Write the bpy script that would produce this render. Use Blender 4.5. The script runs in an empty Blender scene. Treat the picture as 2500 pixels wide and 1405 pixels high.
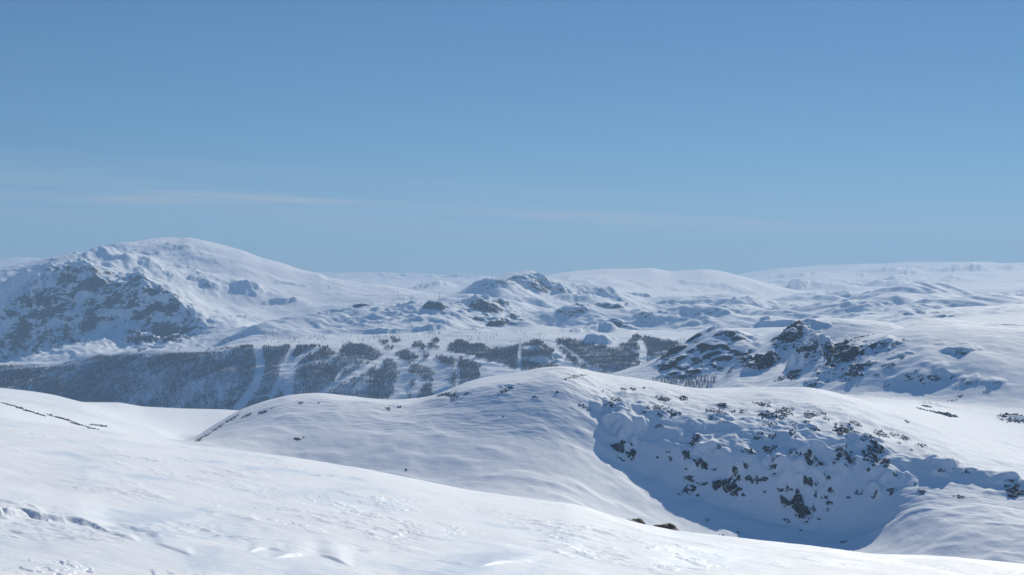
import bpy, math, random
import numpy as np
R = math.radians
sc = bpy.context.scene

# ------------------------------------------------------------------ camera, sky, sun
EYE = 0.0                      # the camera sits at the origin, looking along +Y
FPX = 4665.0                   # focal length in pixels of the 2500 px wide photograph
CX, CY = 1250.0, 702.5
cam_d = bpy.data.cameras.new("camera")
cam = bpy.data.objects.new("camera", cam_d)
sc.collection.objects.link(cam)
cam.location = (0, 0, EYE)
cam.rotation_euler = (R(90), 0, 0)
cam_d.sensor_width = 36.0
cam_d.lens = 36.0 * FPX / 2500.0
cam_d.clip_start = 0.5
cam_d.clip_end = 60000
sc.camera = cam

SUN_EL, SUN_AZ = 26.5, 22.0    # azimuth measured to the right of the view direction
w = bpy.data.worlds.new("World"); sc.world = w
w.use_nodes = True
nt = w.node_tree; nt.nodes.clear()
def N(tree, typ, **kw):
    n = tree.nodes.new(typ)
    for k, v in kw.items():
        if k.startswith("i_"): n.inputs[k[2:].replace("_", " ")].default_value = v
        else: setattr(n, k, v)
    return n
sky = N(nt, "ShaderNodeTexSky", sky_type="NISHITA", sun_disc=False)
sky.sun_elevation = R(SUN_EL); sky.sun_rotation = R(SUN_AZ)
sky.altitude = 6000; sky.air_density = 1.35; sky.dust_density = 0.0; sky.ozone_density = 6.5
bg = N(nt, "ShaderNodeBackground", i_Strength=0.075)
out = N(nt, "ShaderNodeOutputWorld")
# thin streaks of cirrus low above the horizon, laid over the sky by direction
tc = N(nt, "ShaderNodeTexCoord")
sep = N(nt, "ShaderNodeSeparateXYZ"); nt.links.new(tc.outputs["Generated"], sep.inputs[0])
def wm(op, a, b=None, c=None, tree=None):
    tree = tree or nt
    n = tree.nodes.new("ShaderNodeMath"); n.operation = op
    for i, v in enumerate((a, b, c)):
        if v is None: continue
        if isinstance(v, (int, float)): n.inputs[i].default_value = v
        else: tree.links.new(v, n.inputs[i])
    return n.outputs[0]
tanx = wm("DIVIDE", sep.outputs[0], wm("MAXIMUM", sep.outputs[1], 0.05))
tanz = wm("DIVIDE", sep.outputs[2], wm("MAXIMUM", sep.outputs[1], 0.05))
comb = N(nt, "ShaderNodeCombineXYZ")
tilt = wm("MULTIPLY_ADD", tanx, 0.055, tanz)     # streaks fall slightly to the right
nt.links.new(wm("MULTIPLY", tanx, 2.6), comb.inputs[0]); nt.links.new(wm("MULTIPLY", tilt, 120.0), comb.inputs[1])
cn = N(nt, "ShaderNodeTexNoise", i_Scale=1.0, i_Detail=6.0, i_Roughness=0.6, i_Distortion=0.4)
nt.links.new(comb.outputs[0], cn.inputs["Vector"])
cm = N(nt, "ShaderNodeMapRange"); cm.interpolation_type = "SMOOTHSTEP"
nt.links.new(cn.outputs[0], cm.inputs[0]); cm.inputs[1].default_value = 0.28; cm.inputs[2].default_value = 0.64
def band(v, a_, b_):
    n = N(nt, "ShaderNodeMapRange"); n.interpolation_type = "SMOOTHSTEP"; nt.links.new(v, n.inputs[0])
    n.inputs[1].default_value = a_; n.inputs[2].default_value = b_; return n.outputs[0]
bandA = wm("MULTIPLY", band(wm("ABSOLUTE", wm("SUBTRACT", tanz, 0.0475)), .0065, .0008), wm("MULTIPLY", band(tanx, -.27, -.17), band(tanx, .10, -.03)))
bandB = wm("MULTIPLY", band(wm("ABSOLUTE", wm("SUBTRACT", wm("MULTIPLY_ADD", tanx, .062, tanz), 0.0395)), .0125, .001), wm("MULTIPLY", band(tanx, -.14, .03), .6))
bandC = wm("MULTIPLY", band(wm("ABSOLUTE", wm("SUBTRACT", tilt, 0.034)), .03, .005), .35)
cloud = wm("MULTIPLY", wm("MULTIPLY", cm.outputs[0], wm("MAXIMUM", wm("MAXIMUM", bandA, bandB), bandC)), 0.75)
cloud = wm("MAXIMUM", cloud, wm("MULTIPLY", band(tanz, .085, 0.0), .13))
mixc = N(nt, "ShaderNodeMix", data_type="RGBA")
nt.links.new(cloud, mixc.inputs["Factor"])
mixc.inputs["B"].default_value = (7.2, 7.3, 7.7, 1)
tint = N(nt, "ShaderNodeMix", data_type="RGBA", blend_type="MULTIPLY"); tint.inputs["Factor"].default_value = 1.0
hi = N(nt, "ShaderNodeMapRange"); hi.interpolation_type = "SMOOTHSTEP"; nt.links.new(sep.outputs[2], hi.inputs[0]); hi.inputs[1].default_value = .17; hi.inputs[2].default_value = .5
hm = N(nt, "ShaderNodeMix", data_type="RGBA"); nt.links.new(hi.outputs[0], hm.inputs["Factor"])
hm.inputs["A"].default_value = (.70, .81, .755, 1); hm.inputs["B"].default_value = (1.15, 1.72, 1.75, 1); nt.links.new(hm.outputs["Result"], tint.inputs["B"])  # sky boosted and made bluer overhead, above the view, as added fill for shadows
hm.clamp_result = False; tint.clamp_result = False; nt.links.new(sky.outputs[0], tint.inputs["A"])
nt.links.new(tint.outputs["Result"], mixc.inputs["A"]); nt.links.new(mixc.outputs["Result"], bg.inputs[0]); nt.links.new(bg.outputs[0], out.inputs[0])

sun_d = bpy.data.lights.new("sun", "SUN")
sun_d.energy = 4.45; sun_d.angle = R(0.5); sun_d.color = (1.0, 0.945, 0.815)
sun = bpy.data.objects.new("sun", sun_d); sc.collection.objects.link(sun)
sun.rotation_euler = (R(90 - SUN_EL), 0, R(180 - SUN_AZ))
sun.location = (500, 500, 900)
SUNV = np.array([math.cos(R(SUN_EL)) * math.sin(R(SUN_AZ)), math.cos(R(SUN_EL)) * math.cos(R(SUN_AZ)), math.sin(R(SUN_EL))])

vs = sc.view_settings
vs.view_transform = "Standard"; vs.look = "None"; vs.gamma = 1; vs.use_curve_mapping = False
vs.exposure = 0.0
try:
    sc.cycles.volume_bounces = 0
    sc.cycles.max_bounces = 6; sc.cycles.diffuse_bounces = 1; sc.cycles.glossy_bounces = 2
    sc.cycles.use_denoising = True
except Exception: pass

# ------------------------------------------------------------------ noise
_rng = np.random.RandomState(7)
_P = np.tile(_rng.permutation(256), 3).astype(np.int32)
_G = np.stack([np.cos(np.arange(256) * 2.39996), np.sin(np.arange(256) * 2.39996)], 1).astype(np.float32)
def perlin(x, y, seed=0):
    xi = np.floor(x).astype(np.int32); yi = np.floor(y).astype(np.int32)
    xf = (x - xi).astype(np.float32); yf = (y - yi).astype(np.float32)
    u = xf * xf * xf * (xf * (xf * 6 - 15) + 10); v = yf * yf * yf * (yf * (yf * 6 - 15) + 10)
    def g(ix, iy, fx, fy):
        h = _P[_P[(ix + seed * 37) & 255] + (iy & 255)]
        return _G[h, 0] * fx + _G[h, 1] * fy
    a = g(xi, yi, xf, yf); b = g(xi + 1, yi, xf - 1, yf)
    c = g(xi, yi + 1, xf, yf - 1); d = g(xi + 1, yi + 1, xf - 1, yf - 1)
    return (a + u * (b - a) + v * ((c + u * (d - c)) - (a + u * (b - a)))) * 1.5
def fbm(x, y, seed=0, octs=4, gain=0.5):
    s = 0; a = 1.0; t = 0
    for o in range(octs):
        s = s + a * perlin(x * 2.03 ** o + 13.7 * o, y * 2.03 ** o - 7.1 * o, seed + o); t += a; a *= gain
    return s / t
def knolls(x, y, seed=0, octs=3, steep=0.35, gain=0.5):
    """rounded knolls whose side towards the camera (the lee side) is the steep one"""
    n0 = fbm(x, y, seed, 2)
    n = fbm(x, y - steep * n0 * 1.2, seed, octs, gain)
    n = np.where(n > 0, n, n * 0.45)
    return n
def cells(x, y, seed=0):
    """angular blocks: distance-to-border and a random height per cell"""
    xi = np.floor(x).astype(np.int32); yi = np.floor(y).astype(np.int32)
    d1 = np.full(x.shape, 9.0); d2 = d1.copy(); hv = np.zeros(x.shape)
    for ox in (-1, 0, 1):
        for oy in (-1, 0, 1):
            h = _P[_P[(xi + ox + seed * 31) & 255] + ((yi + oy) & 255)]
            px = xi + ox + (h / 255.0) * 0.9; h2 = _P[h + 91]; py = yi + oy + (h2 / 255.0) * 0.9
            d = (px - x) ** 2 + (py - y) ** 2
            near = d < d1
            d2 = np.where(near, d1, np.minimum(d2, d)); hv = np.where(near, _P[h2 + 17] / 255.0, hv); d1 = np.where(near, d, d1)
    return np.sqrt(d2) - np.sqrt(d1), hv
def sstep(a, b, v):
    t = np.clip((v - a) / (b - a), 0, 1); return t * t * (3 - 2 * t)

# ------------------------------------------------------------------ the lie of the land
# Each curve is a crest, a foot or a break of slope: (pixel x, pixel y, distance in metres).
# The terrain is the smooth surface through them, at their real distances.
def plane_y(x, D, h=1.7):
    X = (x - CX) / FPX * D
    z = -h - 0.115 * X - 0.0716 * D
    return CY - z * FPX / D
xs0 = [-2000, 0, 600, 1250, 1900, 2500, 4500]
def pl(D): return [(x, plane_y(x, D), D) for x in xs0]
CURVES = [
 ("A0", pl(2.5)), ("A1", pl(8.0)), ("A2", pl(13)), ("A3", pl(27)),
 ("edge", [(-2000,900,66),(-600,985,64),(0,1018,60),(138,1037,60),(286,1058,59),(450,1087,58),(700,1115,56),(906,1149,54),(1140,1196,52),
     (1394,1232,50),(1450,1247,49),(1500,1263,48),(1560,1279,47),(1650,1296,46),(1884,1322,44),(2121,1351,43),(2324,1360,42),(2500,1379,41),(3000,1420,40),(4500,1560,36)]),
 ("A5", [(-2000,960,90),(0,1075,85),(450,1135,80),(1140,1260,74),(1500,1325,70),(1884,1400,66),(2500,1470,62),(4500,1660,60)]),
 ("B0", [(-2000,1000,180),(0,1100,180),(450,1180,180),(1140,1330,180),(1884,1500,180),(2500,1600,180),(4500,1750,180)]),
 ("B1", [(-2000,960,420),(-500,985,420),(0,1000,420),(120,1030,420),(250,1062,420),(450,1150,420),(1140,1290,420),(1884,1440,420),(2500,1500,420),(4500,1550,420)]),
 ("C", [(-2000,940,650),(-500,965,650),(0,985,650),(200,1030,650),(455,1112,690),(600,1150,740),(700,1181,752),(1000,1205,748),(1200,1214,742),(1400,1238,742),(1500,1285,752),(1650,1345,740),(1900,1400,720),(2200,1410,720),(2500,1415,720),(4500,1430,720)]),
 ("D", [(-2000,930,800),(-500,955,800),(0,972,800),(200,1012,800),(380,1070,800),(455,1092,815),(520,1075,824),(600,1050,831),(800,1045,832),(1000,1066,830),(1200,1066,828),(1370,1082,830),
     (1450,1100,834),(1500,1140,845),(1600,1170,839),(1700,1220,833),(1900,1290,822),(2050,1312,822),(2150,1288,824),(2220,1264,814),(2300,1272,792),(2400,1286,782),(2500,1300,776),(4500,1340,800)]),
 ("Dm", [(-2000,928,850),(0,968,850),(200,1005,850),(380,1063,850),(455,1090,848),(520,1060,858),(600,1028,862),(700,1000,865),(800,994,865),(950,1008,865),(1030,1010,865),(1140,995,862),(1240,985,862),(1370,985,862),(1450,1020,864),
     (1500,1050,866),(1600,1075,861),(1750,1110,855),(1900,1130,850),(2000,1135,851),(2100,1140,854),(2200,1152,855),(2300,1170,848),(2400,1190,842),(2500,1215,836),(4500,1320,830)]),
 ("K", [(-2000,925,900),(-500,950,900),(0,965,900),(200,1000,900),(380,1058,900),(455,1087,880),(520,1048,885),(600,1012,890),(700,978,890),(800,972,890),(950,986,890),(1030,985,890),(1140,948,890),(1240,932,890),(1370,925,890),
     (1450,955,892),(1500,975,894),(1600,990,892),(1750,1012,890),(1900,1030,886),(2000,1040,884),(2100,1065,880),(2200,1100,872),(2300,1128,862),(2400,1152,856),(2500,1180,850),(4500,1300,850)]),
 ("R2", [(-2000,922,980),(-500,947,980),(0,962,980),(200,995,980),(380,1052,980),(455,1085,960),(520,1040,960),(580,1003,960),(640,981,960),(700,966,960),(765,960,960),(805,961,960),(870,970,960),(950,977,960),(1016,974,960),(1061,966,960),(1101,950,960),
     (1141,932,960),(1198,919,960),(1238,915,960),(1280,907,960),(1335,896,960),(1386,894,960),(1450,908,970),(1514,919,980),(1573,928,990),(1680,948,1000),(1733,950,1000),(1847,948,1000),(1970,945,1000),(2050,962,1020),(2150,990,1050),(2230,1008,1070),(2320,1040,1070),(2420,1075,1060),(2500,1100,1050),(4500,1200,1050)]),
 ("V1", [(-2000,918,1120),(0,957,1120),(200,985,1120),(380,1040,1120),(455,1060,1120),(580,1064,1120),(765,1010,1120),(950,1020,1120),(1200,960,1120),(1386,935,1150),(1573,960,1160),(1733,975,1180),(1850,966,1180),(1970,963,1180),(2100,980,1180),(2230,992,1180),(2400,1040,1150),(2500,1070,1130),(4500,1150,1130)]),
 ("G", [(-2000,900,1400),(-500,925,1400),(0,947,1400),(80,956,1400),(130,964,1400),(200,982,1400),(290,983,1400),(350,993,1400),(450,998,1400),(540,1000,1400),(600,1004,1400),(700,1030,1400),(1000,1040,1400),(1386,960,1400),(1600,985,1400),(1733,966,1390),(1850,958,1370),(2000,966,1330),(2230,978,1300),(2380,990,1280),(2500,1005,1260),(4500,1050,1260)]),
 ("H0", [(-2000,950,1450),(0,1000,1450),(600,1060,1450),(1386,990,1450),(1600,1000,1450),(1733,962,1410),(1850,951,1400),(1900,940,1400),(2000,925,1385),(2100,893,1378),(2250,862,1382),(2380,864,1375),(2500,882,1365),(4500,950,1340)]),
 ("H", [(-2000,990,1500),(0,1050,1500),(600,1090,1500),(1386,1000,1500),(1600,1010,1480),(1733,959,1425),(1850,943,1430),(1900,922,1440),(1990,872,1450),(2050,845,1460),(2092,825,1465),(2153,814,1468),(2214,802,1474),(2255,797,1478),(2337,793,1480),(2398,797,1480),(2500,801,1480),(4500,800,1480)]),
 ("I", [(-2000,1000,1560),(0,1070,1560),(600,1100,1560),(1386,1020,1560),(1600,1020,1530),(1733,956,1450),(1790,925,1465),(1850,915,1480),(1900,898,1490),(1990,868,1500),(2050,848,1510),(2092,834,1515),(2153,826,1530),(2214,815,1540),(2337,808,1550),(2500,815,1550),(4500,815,1550)]),
 ("J", [(-2000,1010,1640),(0,1080,1640),(600,1110,1640),(1386,1030,1640),(1600,1030,1600),(1733,953,1490),(1790,894,1520),(1831,869,1540),(1888,832,1560),(1929,800,1575),(1970,781,1590),(2006,776,1600),(2051,778,1605),(2133,783,1610),(2174,789,1610),(2214,803,1610),(2300,812,1610),(2500,815,1610),(4500,815,1610)]),
 ("J2", [(-2000,1015,1740),(0,1085,1740),(600,1110,1740),(1386,1035,1740),(1600,1040,1720),(1733,1000,1700),(1831,960,1700),(1929,880,1700),(2006,840,1700),(2133,830,1700),(2214,825,1700),(2300,818,1700),(2500,820,1700),(4500,820,1700)]),
 ("K2", [(-2000,1020,1900),(0,1085,1900),(600,1110,1900),(1300,1040,1900),(1450,965,1880),(1560,962,1870),(1650,975,1860),(1740,975,1860),(1831,940,1860),(1929,880,1850),(2006,835,1850),(2133,815,1850),(2214,812,1850),(2300,805,1850),(2500,812,1850),(4500,812,1850)]),
 ("K3", [(-2000,1020,1960),(0,1085,1960),(600,1110,1960),(1300,1035,1960),(1450,945,1950),(1520,935,1950),(1600,930,1950),(1700,925,1945),(1800,915,1940),(1900,880,1930),(2006,830,1930),(2133,806,1930),(2214,797,1930),(2300,790,1930),(2500,800,1930),(4500,800,1930)]),
 ("L", [(-2000,1025,2120),(0,1085,2120),(600,1100,2120),(1300,1020,2120),(1420,950,2120),(1492,912,2110),(1560,893,2090),(1610,873,2080),(1631,857,2080),(1664,843,2080),(1695,826,2080),(1720,812,2080),(1745,803,2080),(1761,801,2080),(1798,806,2080),(1820,811,2080),(1839,820,2080),(1872,818,2080),(1904,806,2080),(1950,806,2070),(2006,800,2060),(2100,796,2050),(2150,795,2050),(2200,785,2050),(2260,778,2050),(2340,782,2050),(2420,790,2050),(2500,796,2050),(4500,796,2050)]),
 ("L2", [(-2000,1030,2350),(0,1080,2350),(600,1095,2350),(1300,1005,2350),(1420,960,2350),(1560,935,2350),(1700,900,2350),(1839,870,2350),(2006,830,2350),(2200,806,2350),(2340,796,2350),(2500,804,2350),(4500,804,2350)]),
 ("M0", [(-2000,1030,3150),(0,1030,3150),(300,1035,3050),(600,1030,2900),(700,1010,2850),(950,1005,2800),(1100,975,2800),(1300,925,2800),(1370,922,2800),(1450,935,2800),(1600,925,2800),(1700,880,2800),(1800,850,2800),(1900,835,2800),(2006,805,2750),(2200,790,2700),(2350,775,2650),(2500,768,2650),(4500,765,2650)]),
 ("M1a", [(-2000,950,3350),(0,935,3380),(150,930,3340),(300,920,3260),(450,905,3140),(600,915,3060),(700,910,3020),(950,920,2990),(1100,900,2990),(1300,880,3000),(1450,878,3000),(1600,875,3000),(1700,855,3000),(1800,840,3000),(1900,826,3000),(2006,796,2900),(2200,778,2850),(2350,766,2800),(2500,757,2800),(4500,755,2800)]),
 ("M1", [(-2000,920,3550),(-500,905,3550),(0,893,3550),(80,888,3530),(150,883,3500),(200,874,3470),(250,864,3430),(330,858,3370),(480,852,3280),(620,842,3230),(760,840,3220),(900,838,3250),(1100,833,3270),(1300,822,3280),(1500,825,3290),(1650,826,3300),(1750,824,3300),(1850,815,3300),(1950,803,3300),(2050,787,3200),(2200,769,3100),(2350,757,3000),(2500,749,3000),(4500,748,3000)]),
 ("N", [(-2000,940,3800),(-500,920,3800),(0,912,3850),(150,902,3800),(250,885,3750),(330,876,3680),(480,862,3550),(560,846,3500),(620,832,3450),(760,822,3450),(900,815,3470),(1100,806,3500),(1300,800,3500),(1500,803,3500),(1650,808,3500),(1750,808,3500),(1850,803,3550),(1950,793,3600),(2050,778,3500),(2200,764,3400),(2350,751,3300),(2500,744,3300),(4500,744,3300)]),
 ("S0", [(-2000,935,4250),(-500,925,4250),(-100,888,4400),(0,870,4400),(80,862,4380),(200,845,4340),(300,840,4275),(400,836,4180),(480,828,4060),(560,824,3950),(620,815,3800),(760,805,3750),(900,790,3750),(1100,786,3780),(1250,785,3780),(1400,785,3780),(1550,790,3800),(1750,795,3850),(1900,785,3900),(2050,770,3850),(2200,757,3700),(2350,746,3600),(2500,740,3600),(4500,740,3600)]),
 ("S", [(-2000,930,4600),(-500,905,4600),(-200,835,4600),(-100,800,4600),(0,757,4600),(35,738,4600),(70,722,4600),(82,705,4600),(95,688,4600),(120,674,4590),(150,664,4580),(190,655,4560),(240,657,4530),(300,668,4480),(350,688,4430),(380,712,4380),(430,735,4300),(500,768,4200),(560,785,4150),(640,800,4100),(700,790,4080),(760,782,4060),(830,772,4050),(900,770,4050),(1000,768,4050),(1100,758,4050),(1200,748,4050),(1280,750,4050),(1400,768,4050),(1500,780,4080),(1600,786,4100),(1750,785,4200),(1900,773,4250),(2050,760,4250),(2200,749,4200),(2350,740,4150),(2500,734,4150),(4500,735,4150)]),
 ("O", [(-2000,940,5000),(-500,915,5000),(-200,850,5000),(-100,815,5000),(0,772,5000),(60,735,5000),(100,680,5000),(150,656,5050),(200,648,5050),(260,648,5000),(300,652,4950),(350,668,4900),(420,698,4850),(500,738,4800),(560,762,4750),(640,772,4700),(700,770,4700),(830,752,4750),(950,744,4800),(1050,738,4800),(1110,734,4800),(1200,718,4800),(1250,716,4800),(1305,722,4800),(1400,738,4800),(1600,752,4800),(1750,755,4850),(1900,750,4900),(2000,745,4950),(2200,735,4950),(2350,730,4950),(2500,724,4950),(4500,724,4950)]),
 ("P0", [(-2000,940,5500),(-500,900,5500),(-200,820,5500),(-50,720,5500),(60,665,5550),(128,642,5600),(200,635,5600),(300,625,5600),(400,640,5500),(500,668,5450),(640,700,5300),(760,718,5200),(900,722,5150),(1050,727,5100),(1110,730,5000),(1160,712,5000),(1200,702,5000),(1250,695,5000),(1305,700,5000),(1360,712,5000),(1450,722,5050),(1600,735,5150),(1750,738,5250),(1900,735,5350),(2000,733,5400),(2200,725,5400),(2500,715,5400),(4500,715,5400)]),
 ("P", [(-2000,900,6300),(-500,760,6300),(-200,700,6300),(-60,672,6300),(0,662,6300),(60,648,6300),(128,634,6300),(196,622,6300),(242,612,6300),(295,598,6300),(327,591,6300),(360,584,6300),(399,582,6300),(435,585,6300),(458,582,6300),(491,586,6300),(537,596,6250),(589,609,6200),(640,629,6150),(694,643,6100),(720,653,6050),(748,661,6000),(785,668,5950),(796,677,5920),(828,683,5880),(885,693,5800),(942,698,5700),(1021,711,5550),(1084,720,5400),(1112,724,5350),(1135,713,5320),(1160,699,5300),(1200,681,5300),(1225,670,5300),(1250,665,5300),(1290,661,5300),(1312,666,5300),(1335,677,5300),(1400,697,5350),(1450,706,5400),(1500,712,5500),(1600,722,5650),(1750,727,5800),(1900,728,5900),(2000,727,6000),(2200,718,6000),(2500,705,6000),(4500,700,6000)]),
 ("P2", [(-2000,905,6800),(0,700,6800),(128,670,6800),(399,640,6800),(640,680,6700),(785,702,6600),(942,716,6400),(1084,726,6000),(1150,715,5900),(1200,705,5850),(1290,700,5850),(1335,693,5850),(1400,692,5850),(1500,700,5950),(1600,708,6050),(1750,716,6200),(1900,722,6300),(2000,722,6400),(2200,712,6400),(2500,696,6400),(4500,690,6400)]),
 ("Q", [(-2000,850,7400),(0,690,7400),(399,680,7400),(785,702,7400),(800,701,7400),(950,702,7400),(1000,704,7300),(1040,690,7200),(1065,686,7200),(1090,690,7200),(1120,697,7200),(1160,690,7200),(1250,680,7100),(1330,673,7000),(1400,663,7000),(1480,657,7000),(1550,656,7000),(1590,654,7000),(1640,663,7000),(1680,660,7000),(1720,657,7000),(1750,661,7000),(1798,672,7000),(1850,686,6950),(1908,702,6900),(1970,714,6900),(2050,716,6900),(2200,705,6900),(2500,688,6900),(4500,680,6900)]),
 ("Q2", [(-2000,800,8000),(0,690,8000),(785,700,8000),(1100,703,8000),(1400,690,8000),(1700,690,8000),(1798,695,8000),(1908,706,7700),(1970,712,7600),(2050,706,7600),(2200,697,7600),(2500,682,7600),(4500,670,7600)]),
 ("R", [(-2000,760,9000),(0,665,9000),(785,685,9000),(900,692,9000),(1000,694,8800),(1060,697,8800),(1100,696,9000),(1400,690,9000),(1700,688,9000),(1798,688,8600),(1908,690,8400),(1970,683,8300),(2020,682,8300),(2080,690,8300),(2200,682,8300),(2330,674,8300),(2500,668,8300),(4500,660,8300)]),
 ("T0", [(-2000,740,10500),(0,648,10500),(125,646,10500),(400,670,10500),(850,677,10500),(1180,682,10500),(1400,688,10500),(1700,690,10500),(1798,679,10300),(1908,668,10200),(2000,665,10000),(2200,662,10000),(2330,658,10000),(2500,656,10000),(4500,650,10000)]),
 ("T", [(-2000,700,12000),(-500,650,12000),(-100,640,12000),(0,634,12000),(20,630,12000),(40,627,12000),(80,629,12000),(125,633,12000),(200,642,12000),(400,660,12000),(780,668,12000),(850,666,12000),(900,665,12000),(960,668,12000),(1000,666,12000),(1040,670,12000),(1080,675,12000),(1130,676,12000),(1180,673,12000),(1250,677,12000),(1400,682,12000),(1700,690,12000),(1790,673,12000),(1820,667,12000),(1900,656,12000),(1950,652,12000),(2000,648,12000),(2050,647,12000),(2100,644,12000),(2150,645,12000),(2230,642,12000),(2330,640,12000),(2400,639,12000),(2450,643,12000),(2500,641,12000),(3000,640,12000),(4500,650,12000)]),
 ("U", [(-2000,760,14000),(0,700,14000),(1250,720,14000),(2500,700,14000),(4500,700,14000)]),
]
NAMES = [c[0] for c in CURVES]
ROWS = dict(A0=10, A1=20, A2=400, A3=190, edge=12, A5=6, B0=10, B1=44, C=44, D=84, Dm=60, K=64, R2=34, V1=36, G=44, H0=60, H=14, I=70, J=6,
            J2=6, K2=36, K3=80, L=6, L2=14, M0=56, M1a=50, M1=18, N=60, S0=74, S=50, O=44, P0=56, P=10, P2=28, Q=12, Q2=14, R=24, T0=24, T=5)
xc = np.concatenate([np.linspace(-2000, -160, 110, endpoint=False), np.arange(-160, 2660, 2.0), np.linspace(2662, 4500, 110)])
NC = len(xc)
def gsm(v, sig):
    """smooth along the columns (true pixel spacing)"""
    xf = np.arange(-2000, 4500.5, 2.0); f = np.interp(xf, xc, v)
    r = int(sig * 3 / 2) + 1; k = np.exp(-0.5 * (np.arange(-r, r + 1) * 2.0 / sig) ** 2); k /= k.sum()
    f = np.convolve(np.pad(f, r, mode="edge"), k, mode="valid")
    return np.interp(xc, xf, f)
KY, KD = [], []
for name, pts in CURVES:
    a = np.array(pts, float)
    y = np.interp(xc, a[:, 0], a[:, 1]); D = np.interp(xc, a[:, 0], a[:, 2])
    KY.append(gsm(y, 14.0 if name in ("edge", "R2") else 5.0 if name in ("edge", "R2", "G", "J", "L", "P", "Q", "T", "H", "M1", "S") else {"C": 60.0, "D": 45.0, "Dm": 45.0, "K": 26.0, "V1": 20.0, "P2": 40.0, "Q2": 40.0, "R": 30.0}.get(name, 14.0))); KD.append(gsm(D, 60.0))
KY = np.array(KY); KD = np.array(KD)
W = -1.0 / KD                                  # a plane is linear in 1/D
dW = np.diff(W, axis=0); dl = np.diff(KY, axis=0) / dW
m = np.zeros_like(KY)
h0, h1 = dW[:-1], dW[1:]; d0, d1 = dl[:-1], dl[1:]
w1 = 2 * h1 + h0; w2 = h1 + 2 * h0
with np.errstate(divide="ignore", invalid="ignore"):
    mm = (w1 + w2) / (w1 / d0 + w2 / d1)
m[1:-1] = np.where(d0 * d1 > 0, mm, 0.0)
m[0] = dl[0]; m[-1] = dl[-1]
m = np.array([gsm(r_, 24.0) for r_ in m])
rowsY, rowsD, rowk = [], [], []
for k in range(len(CURVES) - 1):
    n = ROWS[NAMES[k]]
    t = (np.arange(n + (1 if k == len(CURVES) - 2 else 0)) / n)[:, None]
    h = dW[k][None]
    h00 = 2*t**3 - 3*t**2 + 1; h10 = t**3 - 2*t**2 + t; h01 = -2*t**3 + 3*t**2; h11 = t**3 - t**2
    rowsY.append(h00*KY[k] + h10*h*m[k] + h01*KY[k+1] + h11*h*m[k+1])
    rowsD.append(-1.0 / (W[k] + t * h)); rowk.append(k + t[:, 0])
GY = np.concatenate(rowsY); GD = np.concatenate(rowsD); GK = np.concatenate(rowk)
NR = len(GK)
GX = (xc - CX)[None, :] / FPX * GD
GZ = (CY - GY) / FPX * GD
XP = np.broadcast_to(xc[None, :], GD.shape)
ROCK = np.zeros(GD.shape, np.float32)
kidx = {n: i for i, n in enumerate(NAMES)}
def rows_between(a, b):
    return slice(int(np.searchsorted(GK, kidx[a])), int(np.searchsorted(GK, kidx[b])) + 1)
def amp_table(sl, tab):
    """tab: {curve name: value} interpolated along the curve index"""
    ks = sorted((kidx[n], v) for n, v in tab.items())
    return np.interp(GK[sl], [k for k, v in ks], [v for k, v in ks])[:, None]
def screen_y():
    return CY - GZ * FPX / GD
def blob(sl, items):
    """soft elliptical weights given around image positions"""
    Y = CY - GZ[sl] * FPX / GD[sl]; X = XP[sl]; s = np.zeros(X.shape, np.float32)
    for (bx, by, rx, ry, v) in items:
        s = np.maximum(s, v * np.exp(-(((X - bx) / rx) ** 2 + ((Y - by) / ry) ** 2) ** 1.5))
    return s
def visible(px, py):
    """distance of the land seen at pixel px, py"""
    j = int(np.argmin(abs(xc - px))); Y = CY - GZ[:, j] * FPX / GD[:, j]
    i = np.nonzero((Y <= py) & (GD[:, j] > 9))[0]
    if len(i) == 0: return None
    i = i[0]
    if i == 0: return GD[0, j]
    t = (Y[i-1] - py) / max(Y[i-1] - Y[i], 1e-6)
    return GD[i-1, j] + np.clip(t, 0, 1) * (GD[i, j] - GD[i-1, j])

# --- broad relief by section
s = rows_between("B0", "V1")
X, Y = GX[s], GD[s]
a = amp_table(s, dict(B0=0, B1=.4, C=.8, D=.8, K=1.0, R2=.35, V1=0.2))
xm = np.interp(XP[s], [400, 700, 1300, 1500, 2500], [.35, .45, .6, 1.0, 1.0])
GZ[s] += a * xm * (3.4 * knolls(X / 30, Y / 24, 3, 3, .3) + 0.55 * knolls(X / 11, Y / 8, 9, 3, .35))
GZ[s] += a * 0.16 * fbm(X / 5.5 + Y / 40, Y / 2.6, 12, 2)
GZ[s] += amp_table(s, dict(B0=0, B1=1, V1=1)) * np.interp(XP[s], [500, 760], [1, 0]) * 0.9 * fbm(X / 30, Y / 60, 17, 3)
ack = amp_table(s, dict(D=0, K=1, R2=0)) ** 2 * np.interp(XP[s], [1380, 1520, 2150, 2300, 2500], [0, 1, .9, .35, .35])
GZ[s] += ack * 1.7 * knolls(X / 9.0, Y / 8.0, 15, 3, .3)
s = rows_between("V1", "J2")
X, Y = GX[s], GD[s]
a = amp_table(s, dict(V1=.2, G=.6, H0=1, H=.7, I=1, J=.4, J2=0))
xm = np.interp(XP[s], [100, 640, 1700, 1800, 2080, 2300, 2500], [.0, .15, .5, 1.0, .8, .45, .45])
GZ[s] += a * xm * (3.8 * knolls(X / 44, Y / 34, 13, 3, .3) + 1.5 * knolls(X / 15, Y / 10, 19, 3, .35))
s = rows_between("K2", "L2")
X, Y = GX[s], GD[s]
a = amp_table(s, dict(K2=.5, K3=1, L=.25, L2=0))
GZ[s] += a * (6.0 * knolls(X / 60, Y / 42, 23, 4, .45) + 1.2 * knolls(X / 16, Y / 12, 29, 2, .3))
s = rows_between("M0", "N")
X, Y = GX[s], GD[s]
a = amp_table(s, dict(M0=0.4, M1a=1, M1=.35, N=.6))
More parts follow.
